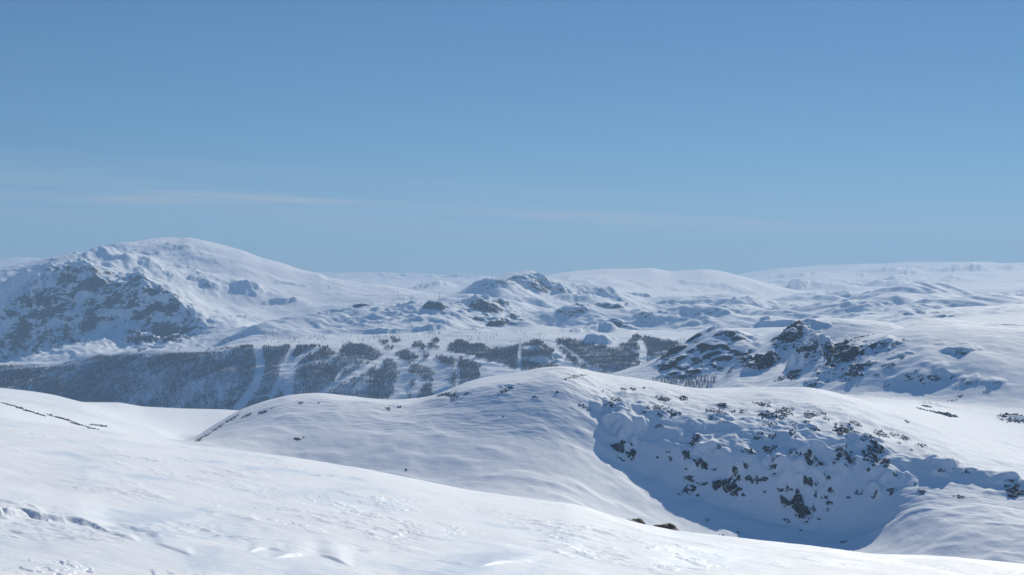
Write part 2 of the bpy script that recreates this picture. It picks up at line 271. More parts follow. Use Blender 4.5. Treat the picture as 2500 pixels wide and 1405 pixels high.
GZ[s] += a * (15.0 * knolls(X / 120, Y / 100, 33, 3, .35) + 5.0 * knolls(X / 38, Y / 30, 39, 2, .3))
s = rows_between("N", "P2")
X, Y = GX[s], GD[s]
a = amp_table(s, dict(N=.6, S0=1, S=1.0, O=1, P0=1, P=.15, P2=0))
sm = np.interp(XP[s], [-200, 380, 560, 1000, 1150, 2500], [1.3, 1.0, 0.40, 0.40, 1, .8])
wl = np.interp(GK[s], [kidx['N'], kidx['S'], kidx['O']], [1, 1, 0])[:, None] * np.interp(XP[s], [520, 640], [0, 1])
sm = np.maximum(sm, .85 * wl)
rough = .3 + 1.1 * sstep(-.12, .35, fbm(X / 420, Y / 600, 91, 3))
GZ[s] += a * sm * (55.0 * fbm(X / 330 + .2, Y / 420, 41, 2) + 34.0 * knolls((X + .45 * Y) / 135, (Y - .2 * X) / 420, 45, 4, .25)) + a * sm * rough * (26.0 * knolls(X / 170 + .3, Y / 170, 43, 4, .5) + 8.0 * knolls(X / 55, Y / 60, 47, 3, .45)) + a * rough * (.5 + .5 * sm) * 4.0 * knolls(X / 20, Y / 19, 49, 3, .35)
face = amp_table(s, dict(N=0, S0=.8, S=.75, O=.1)) * np.interp(XP[s], [-600, -100, 430, 560], [1, 1, .8, 0])
rib = 1 - 2 * abs(perlin(X / 62 + Y / 210 + .5 * perlin(X / 40, Y / 60, 22), Y / 330, 21))
GZ[s] += face * (15 * rib + 7 * (1 - 2 * abs(perlin(X / 24 + Y / 60, Y / 70, 24))) + 9 * knolls(X / 45, Y / 42, 26, 3, .4))
s = rows_between("P2", "T")
X, Y = GX[s], GD[s]
a = amp_table(s, dict(P2=.6, Q=.35, Q2=.9, R=1, T0=1, T=.12))
GZ[s] += a * (.2 + 1.1 * sstep(-.15, .35, fbm(X / 900, Y / 1300, 93, 2))) * (54 * knolls((X + .3 * Y) / 280, Y / 500, 53, 4, .4) + 14 * knolls(X / 90, Y / 110, 57, 3, .4))
# foreground: wind-worked crust, low sastrugi and two broken ledges of snow
s = rows_between("A0", "B0")
X, Y = GX[s], GD[s]
a = amp_table(s, dict(A0=1, A1=1, A3=1, edge=.5, A5=.3, B0=0))
GZ[s] += a * (0.10 * fbm(X / 3.6, Y / 6.5, 61, 3) + 0.035 * knolls((X + .5 * Y) / 1.3, Y / 2.2, 63, 3, .5))
patch = sstep(.0, .3, fbm(X / 2.6 + .1 * Y, Y / 6.0, 71, 3))
GZ[s] += a * patch * (0.06 * knolls((X + .45 * Y) / .55, Y / .9, 65, 3, .6) + .028 * knolls((X + .3 * Y) / .2, Y / .3, 67, 2, .5))
th_ = fbm(X / 1.1 + .35 * Y, Y / 3.4 - .2 * X, 81, 5, .6)
GZ[s] += a * (.016 * sstep(.16, .21, th_) + .012 * sstep(.30, .34, th_)) * sstep(-.15, .25, fbm(X / 4, Y / 9, 83, 2))
def ledge(pts, high, wpx=2.5, back=30.0, taper=30):
    """a small step in the crust facing the camera along an image line; the snow behind it stands higher"""
    P = np.array(pts, float); sl = rows_between("A0", "A3")
    Yp = CY - GZ[sl] * FPX / GD[sl]; Xp = XP[sl]
    line = sum(np.interp(Xp + o_, P[:, 0], P[:, 1]) for o_ in (-18, -9, 0, 9, 18)) / 5
    d = line - Yp                                          # >0 behind the step
    env = sstep(P[0, 0], P[0, 0] + taper, Xp) * (1 - sstep(P[-1, 0] - taper, P[-1, 0], Xp))
    GZ[sl] += high * env * sstep(-wpx, wpx, d) * (1 - sstep(back * .2, back, d))
ledge([(-160,1250),(0,1256),(60,1260),(110,1270),(150,1276),(185,1278),(225,1285),(290,1310)], .07, 2.0, 90, 110)
ledge([(260,1300),(300,1312),(345,1326)], .02, 2, 25, 30)
ledge([(655,1364),(700,1361),(745,1358),(785,1361)], .035, 1.6, 60, 60)
ledge([(765,1354),(800,1363),(870,1389)], .03, 1.8, 60, 50)
ledge([(600,1352),(640,1340),(700,1346)], .02, 2, 30, 30)
ledge([(1150,1388),(1220,1375),(1330,1372)], .018, 2, 30, 60)
ledge([(370,1325),(430,1345),(480,1362)], .018, 2, 30, 30)
ledge([(940,1320),(1000,1300),(1060,1290),(1120,1300)], .02, 2, 30, 40)
ledge([(960,1250),(1010,1262),(1060,1248)], .02, 2, 25, 30)
ledge([(500,1262),(540,1258),(640,1272)], .02, 2, 25, 30)
ledge([(1300,1345),(1380,1352),(1480,1340)], .015, 2, 25, 40)

# --- single knolls traced from the photograph: (x, y of the crest, width, height in px, roundness of the lee face)
BUMP = np.zeros(GD.shape, np.float32)
def add_knoll(px, py, wpx, hpx, front=0.85, back=3.0, skew=0.0, sel=.26):
    D0 = visible(px, py + hpx)
    if D0 is None: return
    near = D0 < 1200
    if near: hpx *= sel; wpx *= 1.3; front *= .6; D0 = visible(px, py + hpx)
    elif D0 < 2300: hpx *= .62; wpx *= 1.4; front *= .8
    else: hpx *= 1.0; wpx *= 1.45; front *= .8
    H = hpx / FPX * D0; Wm = wpx / FPX * D0 * 0.5
    X0 = (px - CX) / FPX * D0
    Lf = H / front * 1.3; Lb = max(back * H * 1.4, Wm * 1.2); Yc = D0 + Lf
    j0, j1 = np.searchsorted(xc, [px - wpx * 1.1, px + wpx * 1.1])
    Gs = GD[:, j0:j1]; col = slice(j0, j1)
    ii = np.nonzero((Gs.max(1) > D0 - Lf * 2) & (Gs.min(1) < Yc + Lb * 1.2))[0]
    if len(ii) == 0: return
    rw = slice(ii[0], ii[-1] + 1)
    Dm = GD[rw, col]; x = (XP[rw, col] - px) / FPX * Dm; y = Dm - Yc
    wx = x + Wm * .55 * perlin(x / Wm * 1.1 + px * .37, y / Wm * 1.1 + py * .11, 5) + Wm * .2 * perlin(x / Wm * 3 + px * .1, y / Wm * 3, 6)
    wy = y + Wm * .6 * perlin(x / Wm * 1.2 + py * .31, y / Wm * .9, 8) + Wm * .22 * perlin(x / Wm * 3.3, y / Wm * 3 + px * .3, 9)
    u = np.clip(abs(wx) / Wm, 0, 1); lat = (1 - u ** 2) ** 1.7
    yy = wy - skew * wx - Lf * .6 * u
    f = np.where(yy < 0, 1 - sstep(0, 1, -yy / Lf), 0.5 + 0.5 * np.cos(np.pi * np.clip(yy / Lb, 0, 1)))
    BUMP[rw, col] = np.maximum(BUMP[rw, col], H * lat * f)
KNOLLS = [
 # far knolls and lee faces of the middle country
 (1305,684,118,26,.7,3,.0),(1215,690,90,14,.6,4,.4),(1165,702,60,14,.6,4,.5),(1290,672,40,5,.7,4,0),
 (1185,744,60,16,.7,3,0),(1060,748,50,12,.7,3,0),(885,742,60,9,.6,4,0),(900,740,120,8,.4,5,0),(985,740,60,7,.5,4,0),
 (1215,784,70,14,.7,3,0),(1055,802,50,9,.6,4,0),(1390,760,60,12,.7,3,-.2),(1480,740,90,16,.6,3,-.2),(1440,722,90,7,.5,4,-.2),
 (1470,790,80,20,.75,3,-.15),(1460,820,74,22,.8,3,0),(1540,742,40,10,.6,3,0),(1590,770,60,10,.6,3,-.2),(1640,780,60,8,.6,3,-.2),
 (1568,718,46,8,.8,3,0),(1632,716,44,6,.8,3,0),(1410,802,50,10,.6,3,-.2),(1320,874,70,18,.8,3,0),(1305,850,60,12,.7,3,0),(1620,880,60,8,.6,3,0),
 (1520,800,60,10,.6,3,-.2),(1580,788,80,8,.6,4,-.25),(1690,790,70,7,.6,4,-.25),(1755,760,80,7,.5,4,-.1),(1870,775,26,8,.7,3,0),
 (600,700,76,18,.6,3,-.2),(505,692,80,10,.5,4,-.2),(690,733,80,11,.6,4,0),(700,690,60,5,.6,4,-.1),(735,696,40,4,.6,4,-.1),
 (620,772,64,7,.7,3,0),(800,765,60,7,.5,4,0),(570,820,90,12,.7,2,0),(840,755,40,5,.5,4,0),(460,650,50,8,.6,4,0),
 (360,640,60,10,.6,4,0),(300,620,60,6,.5,4,0),(430,605,80,6,.4,4,0),
 (200,658,70,12,.8,3,0),(420,815,60,20,.8,2.5,.2),(345,820,70,20,.8,2.5,0),(330,680,46,12,.8,3,0),(350,735,50,12,.8,3,0),(400,742,40,9,.8,3,0),
 (1070,686,60,12,.6,3,0),(1010,700,70,7,.6,4,0),(1960,685,90,18,.75,2.5,0),(2080,664,50,8,.6,4,0),(2210,660,60,10,.6,4,0),(2380,645,70,12,.6,4,0),(2470,648,70,12,.6,4,0),(1940,668,120,8,.5,4,0),
 (2180,690,110,8,.5,4,0),(1700,690,80,6,.5,4,-.2),(1650,735,120,10,.5,4,-.2),
 (2100,768,50,6,.7,3,0),(2210,766,60,7,.6,3,0),(2310,768,60,7,.7,3,.2),(2255,757,90,8,.5,4,.2),
 # the dark rocky hill
 (1640,846,60,30,.9,2,.4),(1700,815,60,14,.9,2.5,.2),(1790,808,90,24,.95,2.5,0),(1750,845,90,14,.8,3,0),(1810,856,100,10,.7,3,0),
 (1720,870,70,14,.85,3,0),(1810,868,60,20,.9,3,0),(1770,873,50,12,.85,3,0),(1690,888,50,10,.8,3,0),(1740,890,40,8,.8,3,0),(1655,912,40,9,.8,3,0),(1690,905,40,12,.8,3,0),(1640,880,50,16,.9,3,.5),
 (1500,790,50,10,.7,3,0),(1730,798,60,12,.8,3,0),
 # hollows and shoulders of the right hand hill
 (1990,786,70,12,.8,3,0),(1930,806,60,30,1.0,2.5,.5),(1985,800,80,90,.85,2.5,.35),(1870,868,70,30,.95,2.5,.4),(1840,885,50,24,.9,2.5,.5),
 (2140,836,90,20,.9,2.5,.3),(2070,850,80,34,1.0,2.5,.4),(2050,900,60,14,.9,2.5,.4),(1990,925,46,14,1.0,2,.6),(2020,893,60,24,1.0,2.5,.6),
 (2095,895,60,22,.8,3,.2),(2180,842,60,8,.8,3,0),(2200,865,60,7,.8,3,0),(2345,850,90,20,.55,3,0),(2260,920,120,16,.8,3,0),(2360,930,60,8,.7,3,0),
 (1992,934,40,10,.9,3,-.6),(2270,978,50,10,.9,3,0),(2300,990,80,16,.9,2.5,-.25),(2490,1008,90,22,.9,2,0),(2430,930,40,8,.8,3,0),
 # the near knoll
 (1525,1080,90,40,.9,3,.2,.9),(1725,1116,90,20,.9,3,.2,.7),(1955,1158,150,34,.95,3,.1,.9),(2150,1180,110,22,.8,3,0,.8),(2300,1150,90,24,.8,3,0,.8),
 (1505,962,60,14,.9,2,0),(1500,985,70,26,.8,2,.1),(1760,990,60,12,.9,2.5,0),(1755,1014,80,26,.85,2.5,0),(1870,1005,70,16,.9,2.5,0),(1885,1022,100,20,.9,2.5,0),
 (1975,995,60,12,.9,2.5,0),(1940,1048,50,26,.95,2.5,0),(2070,1038,70,26,.95,2.5,0),(2125,1062,90,34,.95,2.5,0),(1990,1040,50,10,.9,2.5,0),(2180,1050,60,12,.9,2.5,0),
 (1515,1082,60,36,1.1,2,.2),(1700,1040,50,24,.9,2.5,0),(1670,1090,50,20,.95,2.5,.2),(1730,1105,70,24,.95,2.5,.3),(1690,1150,70,40,1.0,2.5,.3),(1790,1140,110,54,1.0,2.5,0),
 (1860,1062,120,22,1.0,2.5,0),(1995,1095,70,30,1.0,2.5,.2),(2055,1100,60,28,1.0,2.5,0),(2130,1095,70,40,1.0,2.5,0),(1960,1160,130,36,1.0,2.5,.1),(1945,1200,90,50,1.0,2,0),(2030,1182,50,18,1.0,2.5,0),
 (1800,1080,60,16,.95,2.5,0),(2290,1146,50,20,.9,2.5,0),(2355,1150,60,20,.9,2.5,0),(2480,1172,110,40,.85,2,0),(2165,1185,70,18,.8,2.5,0),(1480,1010,90,40,.7,2,.2),
 (1240,943,50,10,.8,3,0),(1095,958,60,10,.8,3,0),(1420,925,80,10,.6,3,0),
]
for q in KNOLLS: add_knoll(*q)
GZ += BUMP

# --- where bare rock may come through the snow
def rock_weights(s, items, base=0.0, steep0=.45, steep1=.95):
    X, Y, Z = GX[s], GD[s], GZ[s]
    dz = np.gradient(Z, axis=0) / np.maximum(np.gradient(Y, axis=0), 1e-3)
    dx = np.gradient(Z, axis=1) / np.maximum(np.gradient(X, axis=1), 1e-3)
    st = np.sqrt(np.clip(dz, 0, 9) ** 2 + dx ** 2 * .5)
    b = blob(s, items)
    return np.clip(base * sstep(steep0, steep1, st) + b * (0.35 + 0.65 * sstep(.25, .75, st)), 0, 1)
s = rows_between("B0", "V1")
ROCK[s] = np.maximum(ROCK[s], rock_weights(s, [(1890,1030,330,60,.22),(1850,1110,360,120,.18)], 0, .6, 1.1))
s = rows_between("V1", "J2")
ROCK[s] = np.maximum(ROCK[s], rock_weights(s, [(1925,830,70,42,.62),(1975,840,30,40,.5),(1855,880,62,34,.62),(1790,920,30,30,.6),(1950,925,90,20,.5),(2020,880,70,60,.45),(2070,860,60,45,.75),(2130,835,60,20,.6),
   (2100,905,60,34,.55),(2190,860,90,45,.42),(2150,885,70,25,.45),(2280,930,170,30,.35),(1900,935,160,26,.42),(2345,855,60,14,.3)], .1))
s = rows_between("K2", "L2")
ROCK[s] = np.maximum(ROCK[s], rock_weights(s, [(1720,840,130,38,.66),(1640,880,50,60,.66),(1790,880,130,50,.6),(1690,910,100,30,.5),(1550,920,60,20,.1),(1880,820,60,16,.6),(2180,795,50,12,.7),(2340,785,80,12,.5)], .25, .4, .9))
s = rows_between("L2", "N")
ROCK[s] = np.maximum(ROCK[s], rock_weights(s, [(2300,768,220,16,.5),(280,935,90,20,.25)], .2, .6, 1.0))
s = rows_between("N", "P2")
ROCK[s] = np.maximum(ROCK[s], rock_weights(s, [(110,745,36,50,.44),(60,760,40,50,.30),(200,760,150,80,.22),(350,740,130,50,.32),(250,690,150,30,.34),(400,820,140,40,.42),(330,830,60,30,.42),(190,655,80,12,.4),(100,830,200,50,.28),
   (1305,700,60,14,.28),(1185,750,60,20,.55),(1060,752,40,12,.5),(1215,785,110,34,.5),(850,835,160,20,.3),(1480,750,100,30,.4),(1470,795,80,10,.35),(1270,700,300,40,.15),(880,748,60,6,.45),(1600,820,120,20,.35)], .33, .34, .75))
s = rows_between("P2", "T")
ROCK[s] = np.maximum(ROCK[s], rock_weights(s, [(1960,692,80,14,.45),(1070,690,60,10,.4)], .15, .5, 1.0))

s = rows_between("N", "T")
ROCK[s] *= np.clip(1.0 + 1.0 * fbm(GX[s] / 45, GZ[s] / 26 + GD[s] / 260, 95, 3), .15, 1.45)

# ------------------------------------------------------------------ materials
def new_mat(name):
    m_ = bpy.data.materials.new(name); m_.use_nodes = True
    t = m_.node_tree; t.nodes.clear()
    o = t.nodes.new("ShaderNodeOutputMaterial"); b = t.nodes.new("ShaderNodeBsdfPrincipled")
    t.links.new(b.outputs[0], o.inputs[0])
    return m_, t, b
def tnoise(t, scale, detail=5, rough=.55, vec=None, stretch=None, dist=0.0, rot=0.0):
    n = N(t, "ShaderNodeTexNoise", i_Scale=scale, i_Detail=detail, i_Roughness=rough, i_Distortion=dist)
    tc = t.nodes.new("ShaderNodeTexCoord"); src = tc.outputs["Object"]
    if stretch or rot:
        mp = t.nodes.new("ShaderNodeMapping"); t.links.new(src, mp.inputs[0])
        mp.inputs["Scale"].default_value = stretch or (1, 1, 1); mp.inputs["Rotation"].default_value = (0, 0, rot); src = mp.outputs[0]
    t.links.new(src, n.inputs["Vector"])
    return n.outputs[0]
def maprange(t, v, a, b, c=0.0, d=1.0, smooth=True):
    n = t.nodes.new("ShaderNodeMapRange")
    if smooth: n.interpolation_type = "SMOOTHSTEP"
    for i, q in enumerate((a, b, c, d)): n.inputs[i + 1].default_value = q
    t.links.new(v, n.inputs[0]); return n.outputs[0]
def ramp(t, v, stops):
    n = t.nodes.new("ShaderNodeValToRGB"); t.links.new(v, n.inputs[0])
    e = n.color_ramp.elements
    while len(e) < len(stops): e.new(.5)
    for q, (p, c) in zip(e, stops): q.position = p; q.color = (*c, 1)
    return n.outputs[0]
def mixcol(t, f, a, b):
    n = t.nodes.new("ShaderNodeMix"); n.data_type = "RGBA"
    t.links.new(f, n.inputs["Factor"])
    for k, v in (("A", a), ("B", b)):
        if isinstance(v, tuple): n.inputs[k].default_value = (*v, 1)
        else: t.links.new(v, n.inputs[k])
    return n.outputs["Result"]
ROCKCOL = [(.3, (.030, .031, .036)), (.5, (.065, .063, .066)), (.70, (.125, .112, .10))]
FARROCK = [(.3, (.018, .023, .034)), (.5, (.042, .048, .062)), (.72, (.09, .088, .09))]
def land_mat(name, sc_rock, sc_snow, bump_d, stretch=(1, 1, 2.2), cols=ROCKCOL, rgh=.62):
    m_, t, b = new_mat(name)
    at = N(t, "ShaderNodeAttribute", attribute_name="rock")
    n1 = tnoise(t, sc_rock, 9, rgh, stretch=stretch, dist=.6)
    v = wm("ADD", wm("MULTIPLY", wm("SUBTRACT", n1, .5, tree=t), 1.9, tree=t), at.outputs["Fac"], tree=t)
    mk = wm("MULTIPLY", maprange(t, v, .50, .56), maprange(t, at.outputs["Fac"], .03, .12), tree=t)
    rc = ramp(t, tnoise(t, sc_rock * 3, 6, .7), cols)
    snow = mixcol(t, tnoise(t, sc_snow * .3, 3, .5), (.86, .885, .915), (.90, .912, .925))
    t.links.new(mixcol(t, mk, snow, rc), b.inputs["Base Color"])
    b.inputs["Roughness"].default_value = .75
    b.inputs["Specular IOR Level"].default_value = .04
    b1_ = N(t, "ShaderNodeBump", i_Distance=bump_d, i_Strength=.55)
    t.links.new(tnoise(t, sc_snow, 5, .6, stretch=(.45, 1.5, 1), rot=.25), b1_.inputs["Height"])
    b2_ = N(t, "ShaderNodeBump", i_Distance=bump_d * 3)
    t.links.new(wm("MULTIPLY", mk, 1.0, tree=t), b2_.inputs["Strength"])
    t.links.new(tnoise(t, sc_rock * 2.5, 8, .7, stretch=stretch), b2_.inputs["Height"]); t.links.new(b1_.outputs[0], b2_.inputs["Normal"])
    t.links.new(b2_.outputs[0], b.inputs["Normal"])
    return m_
M_near = land_mat("snow_and_rock_near", .16, .35, .35)
M_mid = land_mat("snow_and_rock_middle", .08, .08, 1.2, rgh=.70)
M_far = land_mat("snow_and_rock_far", .065, .03, 3.0, cols=FARROCK, rgh=.76)

def crust_mat():
    m_, t, b = new_mat("wind_crusted_snow")
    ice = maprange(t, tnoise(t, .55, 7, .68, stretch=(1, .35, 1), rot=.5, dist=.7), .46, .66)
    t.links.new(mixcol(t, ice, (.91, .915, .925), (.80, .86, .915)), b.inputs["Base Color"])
    t.links.new(maprange(t, ice, 0, 1, .65, .36, False), b.inputs["Roughness"])
    t.links.new(maprange(t, ice, 0, 1, .045, .12, False), b.inputs["Specular IOR Level"])
    b0 = N(t, "ShaderNodeBump", i_Distance=.022, i_Strength=1.0)
    t.links.new(tnoise(t, 4.5, 7, .68, stretch=(.6, 1.0, 1), rot=.6), b0.inputs["Height"])
    g = N(t, "ShaderNodeBump", i_Distance=.004, i_Strength=.9)
    t.links.new(tnoise(t, 60.0, 2, .6), g.inputs["Height"]); t.links.new(b0.outputs[0], g.inputs["Normal"])
    t.links.new(g.outputs[0], b.inputs["Normal"])
    return m_
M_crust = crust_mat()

# ------------------------------------------------------------------ meshes
def tag(o, label=None, cat=None, group=None, kind=None):
    for k, v in (("label", label), ("category", cat), ("group", group), ("kind", kind)):
        if v: o[k] = v
    return o
def raw_mesh(name, V, F, mat, smooth=True, attr=None, parent=None):
    """V (n,3), F (m,k) arrays -> one mesh object"""
    me = bpy.data.meshes.new(name); V = np.ascontiguousarray(V, np.float32); F = np.ascontiguousarray(F, np.int32)
    me.vertices.add(len(V)); me.vertices.foreach_set("co", V.ravel())
    k = F.shape[1]
    me.loops.add(F.size); me.loops.foreach_set("vertex_index", F.ravel())
    me.polygons.add(len(F)); me.polygons.foreach_set("loop_start", np.arange(0, F.size, k, dtype=np.int32))
    me.polygons.foreach_set("use_smooth", np.full(len(F), smooth))
    if attr:
        for an, av in attr.items():
            at = me.attributes.new(an, "FLOAT", "POINT"); at.data.foreach_set("value", np.ascontiguousarray(av, np.float32).ravel())
    me.materials.append(mat); me.update(calc_edges=True)
    o = bpy.data.objects.new(name, me); sc.collection.objects.link(o)
    if parent: o.parent = parent
    return o
def grid_faces(nr, nc):
    i = np.arange(nr * nc).reshape(nr, nc)
    return np.stack([i[:-1, :-1].ravel(), i[:-1, 1:].ravel(), i[1:, 1:].ravel(), i[1:, :-1].ravel()], 1)
def land(name, a, b, mat, label, cat):
    s = rows_between(a, b)
    V = np.stack([GX[s], GD[s], GZ[s]], -1)
    o = raw_mesh(name, V.reshape(-1, 3), grid_faces(V.shape[0], V.shape[1]), mat, attr={"rock": ROCK[s]})
    return tag(o, label, cat, kind="structure")
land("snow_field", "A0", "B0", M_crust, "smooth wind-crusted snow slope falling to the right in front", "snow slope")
land("hill", "B0", "J2", M_near, "rocky snow hills and flat snow shelf beyond the near slope", "hill")
land("rocky_hill", "J2", "L2", M_mid, "dark craggy hill across the small valley", "hill")
land("hillside", "L2", "N", M_mid, "wooded valley side cut by ski runs", "hillside")
land("mountain", "N", "P2", M_far, "broad rounded snow mountain and rolling high ground", "mountain")
land("distant_mountains", "P2", "U", M_far, "pale distant snow plateau along the skyline", "mountain")

def rock_mat(name, stops, snowy=.62, scale=.5, bump=.5):
    m_, t, b = new_mat(name)
    c = ramp(t, tnoise(t, scale, 7, .68, dist=.4), stops)
    g = t.nodes.new("ShaderNodeNewGeometry"); sp = t.nodes.new("ShaderNodeSeparateXYZ"); t.links.new(g.outputs["True Normal"], sp.inputs[0])
    v = wm("ADD", sp.outputs[2], wm("MULTIPLY", wm("SUBTRACT", tnoise(t, scale * 2.2, 5, .65), .5, tree=t), .5, tree=t), tree=t)
    mk = maprange(t, v, snowy, snowy + .06)
    t.links.new(mixcol(t, mk, c, (.87, .89, .93)), b.inputs["Base Color"])
    b.inputs["Roughness"].default_value = .85; b.inputs["Specular IOR Level"].default_value = .2
    bn = N(t, "ShaderNodeBump", i_Distance=bump, i_Strength=.8)
    t.links.new(tnoise(t, scale * 4, 8, .7), bn.inputs["Height"]); t.links.new(bn.outputs[0], b.inputs["Normal"])
    return m_
M_outcrop = rock_mat("weathered_rock", ROCKCOL, .80, .6, .3)
M_boulder = rock_mat("boulder_rock", [(.3, (.09, .075, .07)), (.55, (.20, .165, .14)), (.75, (.32, .28, .23))], 1.2, 6.0, .02)

def land_z(px, D):
    j = np.clip(np.searchsorted(xc, px) - 1, 0, NC - 2); t = (px - xc[j]) / (xc[j+1] - xc[j])
    return (1 - t) * np.interp(D, GD[:, j], GZ[:, j]) + t * np.interp(D, GD[:, j+1], GZ[:, j+1])
def outcrop(i, px, py, wpx, hpx, label, group, fill=.5, ang=0.0):
    fill -= .02 * min(1, max(0, (wpx - 25) / 25))
    D0 = visible(px, py)
    if D0 is None: return None
    wm_ = wpx * D0 / FPX
    nx = int(np.clip(wpx / 1.1, 10, 80)); xs_ = np.linspace(px - wpx * .72, px + wpx * .72, nx)
    if ang:
        cen = np.array([visible(x, py + ang * (x - px)) or D0 for x in xs_]); cen = np.clip(cen, D0 * .9, D0 * 1.12)
    else: cen = np.full(nx, D0)
    dn = visible(px, py + hpx * .5) or D0; df = visible(px, py - hpx * .5) or D0
    half = np.clip((df - dn) * .5, .25 * wm_ * hpx / wpx, 1.6 * wm_)
    cen += np.clip((df + dn) / 2 - D0, -half, half)
    ny = int(np.clip(max(hpx, half * 2 / wm_ * wpx * .5) / 0.9, 12, 76)); v = np.linspace(-1.4, 1.4, ny)
    Xp = np.broadcast_to(xs_[:, None], (nx, ny)); D = cen[:, None] + v[None, :] * half
    Z = np.stack([land_z(x, d) for x, d in zip(xs_, D)]); X = (Xp - CX) / FPX * D
    dzx = np.gradient(Z, axis=0) / np.gradient(X, axis=0); dzy = np.gradient(Z, axis=1) / np.gradient(D, axis=1)
    dzx = np.clip(dzx, -1.5, 1.5); dzy = np.clip(dzy, -.5, 1.8)
    nn = np.stack([-dzx, -dzy, np.ones_like(Z)], -1); nn /= np.linalg.norm(nn, axis=-1, keepdims=True)
    sy = half * 2 / max(abs(float(np.ptp(Z[nx // 2]))) * .8 + half * .5, .1)
    b = float(np.clip(min(wm_, hpx * D0 / FPX * 1.3) / 4.4, .7, 3.2)) * (D0 / 900) ** .3
    rot = .5; cx = X * math.cos(rot) + D * math.sin(rot) * .9; cy = -X * math.sin(rot) + D * math.cos(rot)
    wx = cx + b * .5 * perlin(cx / b, cy / b, i % 9); wy = cy + b * .5 * perlin(cx / b + 9, cy / b, i % 7)
    e1, h1_ = cells(wx / b * .8, wy / b * 1.0, i); e2, h2_ = cells(wx / b * 2.3, wy / b * 2.6, i + 5)
    u = (Xp - px) / (wpx * .5); rr = np.sqrt(u ** 2 + v[None, :] ** 2) + .7 * perlin(X / b / 1.8, D / b / 1.8, 3 + i % 5)
    thr = .85 - fill + 2.2 * sstep(.8, 1.3, rr)
    rise = h1_ * .9 + .15 - .5 * (1 - sstep(0, .28, e1)) + .5 * (h2_ - .4) - .22 * (1 - sstep(0, .3, e2)) - thr
    edge = (abs(u) > 1.4) | (abs(v[None, :]) > 1.36)
    rise = np.where(edge, -1.0, np.clip(rise, -.8, 1.2))
    P = np.stack([X, D, Z], -1) + nn * (rise * b * .75)[..., None]
    o = raw_mesh("rock_outcrop", P.reshape(-1, 3) - P[nx // 2, ny // 2], grid_faces(nx, ny)[:, ::-1], M_outcrop, smooth=False)
    o.location = P[nx // 2, ny // 2]
    return tag(o, label, "rock outcrop", group)

SHADE = ("small dark rocks poking through the blue shaded face of the near knoll", "rocks on the shaded knoll face")
CREST = ("small dark rocks poking through sunlit snow along the near knoll's crest", "rocks along the knoll crest")
LEFTR = ("thin dark rock strip along the long smooth ridge left of the knoll", "rocks on the smooth ridge")
RIGHT = ("small dark rocks scattered on the wide grey slope of the right hill", "rocks on the right hill slope")
SADD = ("dark rocks in the bright snow hollow between knoll and right hill", "rocks in the snow hollow")
OUT = [
 (1522,1097,60,42,"lone rounded rock patch at the shaded face's left end under a lit snow cap",None,.7),
 (1782,1180,78,66,"largest jagged dark rock patch, left of centre low on the shaded face",None,.72),
 (1943,1232,58,66,"tall broken dark rock patch low on the shaded face above its lower shadow edge",None,.62),
 (1685,1198,36,24,"ragged rock patch just left of the largest rock patch",None,.6),
 (2130,1114,48,42,"broad rock cluster high on the shaded face near its right end",None,.62),
 (2162,1130,20,22,"single squarish dark rock at the right end of the shaded face's upper rocks",None,.85),
 (2057,1111,40,38,"triangular rock cluster high on the shaded face, right of centre",None,.62),
 (1981,1118,54,40,"loose spread of rocks high on the middle of the shaded face",None,.5),
 (1978,1176,34,20,"smooth dark rock hump under a lit snow lip low on the shaded face",None,.75),
 (2065,1052,54,20,"wide dark rock on the knoll crest with a blue shadow hanging below it",None,.66),
 (1762,993,24,14,"squat dark rock standing on the knoll crest left of centre",None,.85),
 (2047,863,54,44,"large steep dark crag on the left shoulder of the right hill",None,.72),
 (2092,828,66,14,"long dark rock rib along the top edge of the right hill's left shoulder",None,.6),
 (2085,906,36,28,"dark rock cluster below the large crag on the right hill",None,.6),
 (2314,1014,42,20,"dark rock band at the right of the bright snow hollow",None,.6),
 (2470,1022,70,20,"dark rocky bank above a blue shadow at the right edge of the photo",None,.36),
 (1867,882,60,34,"broken dark cliff low on the left flank of the steep lit hill",None,.62),
 (1939,812,44,34,"dark cliff under the top of the steep lit hill beside the shaded bowl",None,.62),
 (1985,941,26,9,"smooth dark rock with a drift tail at the foot of the right hill",None,.8),
 (2478,1195,44,44,"brownish rocks on the small ridge at the photo's right edge",None,.42),
]
def many(lg, items, fill=.52): OUT.extend((x, y, w_, h_, lg[0], lg[1], fill) for x, y, w_, h_ in items)
many(SHADE, [(1518,1122,30,6),(1607,1041,24,10),(1605,1116,9,6),(1636,1120,14,15),(1631,1104,11,6),(1676,1112,30,20),(1697,1072,26,22),(1674,1145,9,8),(1713,1135,34,26),(1743,1146,15,10),(1757,1096,12,16),
 (1682,1169,28,18),(1711,1180,28,12),(1838,1172,42,20),(1866,1170,26,10),(1827,1104,34,18),(1876,1097,46,18),(1934,1104,26,13),(1820,1135,22,17),(1888,1140,19,13),(1888,1159,18,8),(1895,1117,20,9),
 (1914,1193,38,15),(1960,1258,46,18),(1921,1272,17,11),(1965,1276,16,9),(1868,1201,10,6),(1813,1208,13,11),(2081,1130,22,14),(2035,1133,15,11),(2143,1095,42,13),(2030,1198,30,15),(2020,1167,18,13),
 (2016,1214,20,12),(2026,1228,24,9),(2019,1245,15,11),(2000,1268,9,8),(2097,1201,22,16),(2135,1210,17,12),(2176,1199,26,17),(2184,1159,17,7),(1658,1208,7,6),(1832,1226,6,6),(1726,1269,9,7),(2070,1215,14,8),(1955,1296,9,5),
 (2252,1201,22,12),(2235,1182,9,6),(2346,1213,32,8),(1764,1306,20,5),(1803,1301,12,4),(2057,1324,18,6),(1986,1242,14,18),(1990,1208,12,20)], .6)
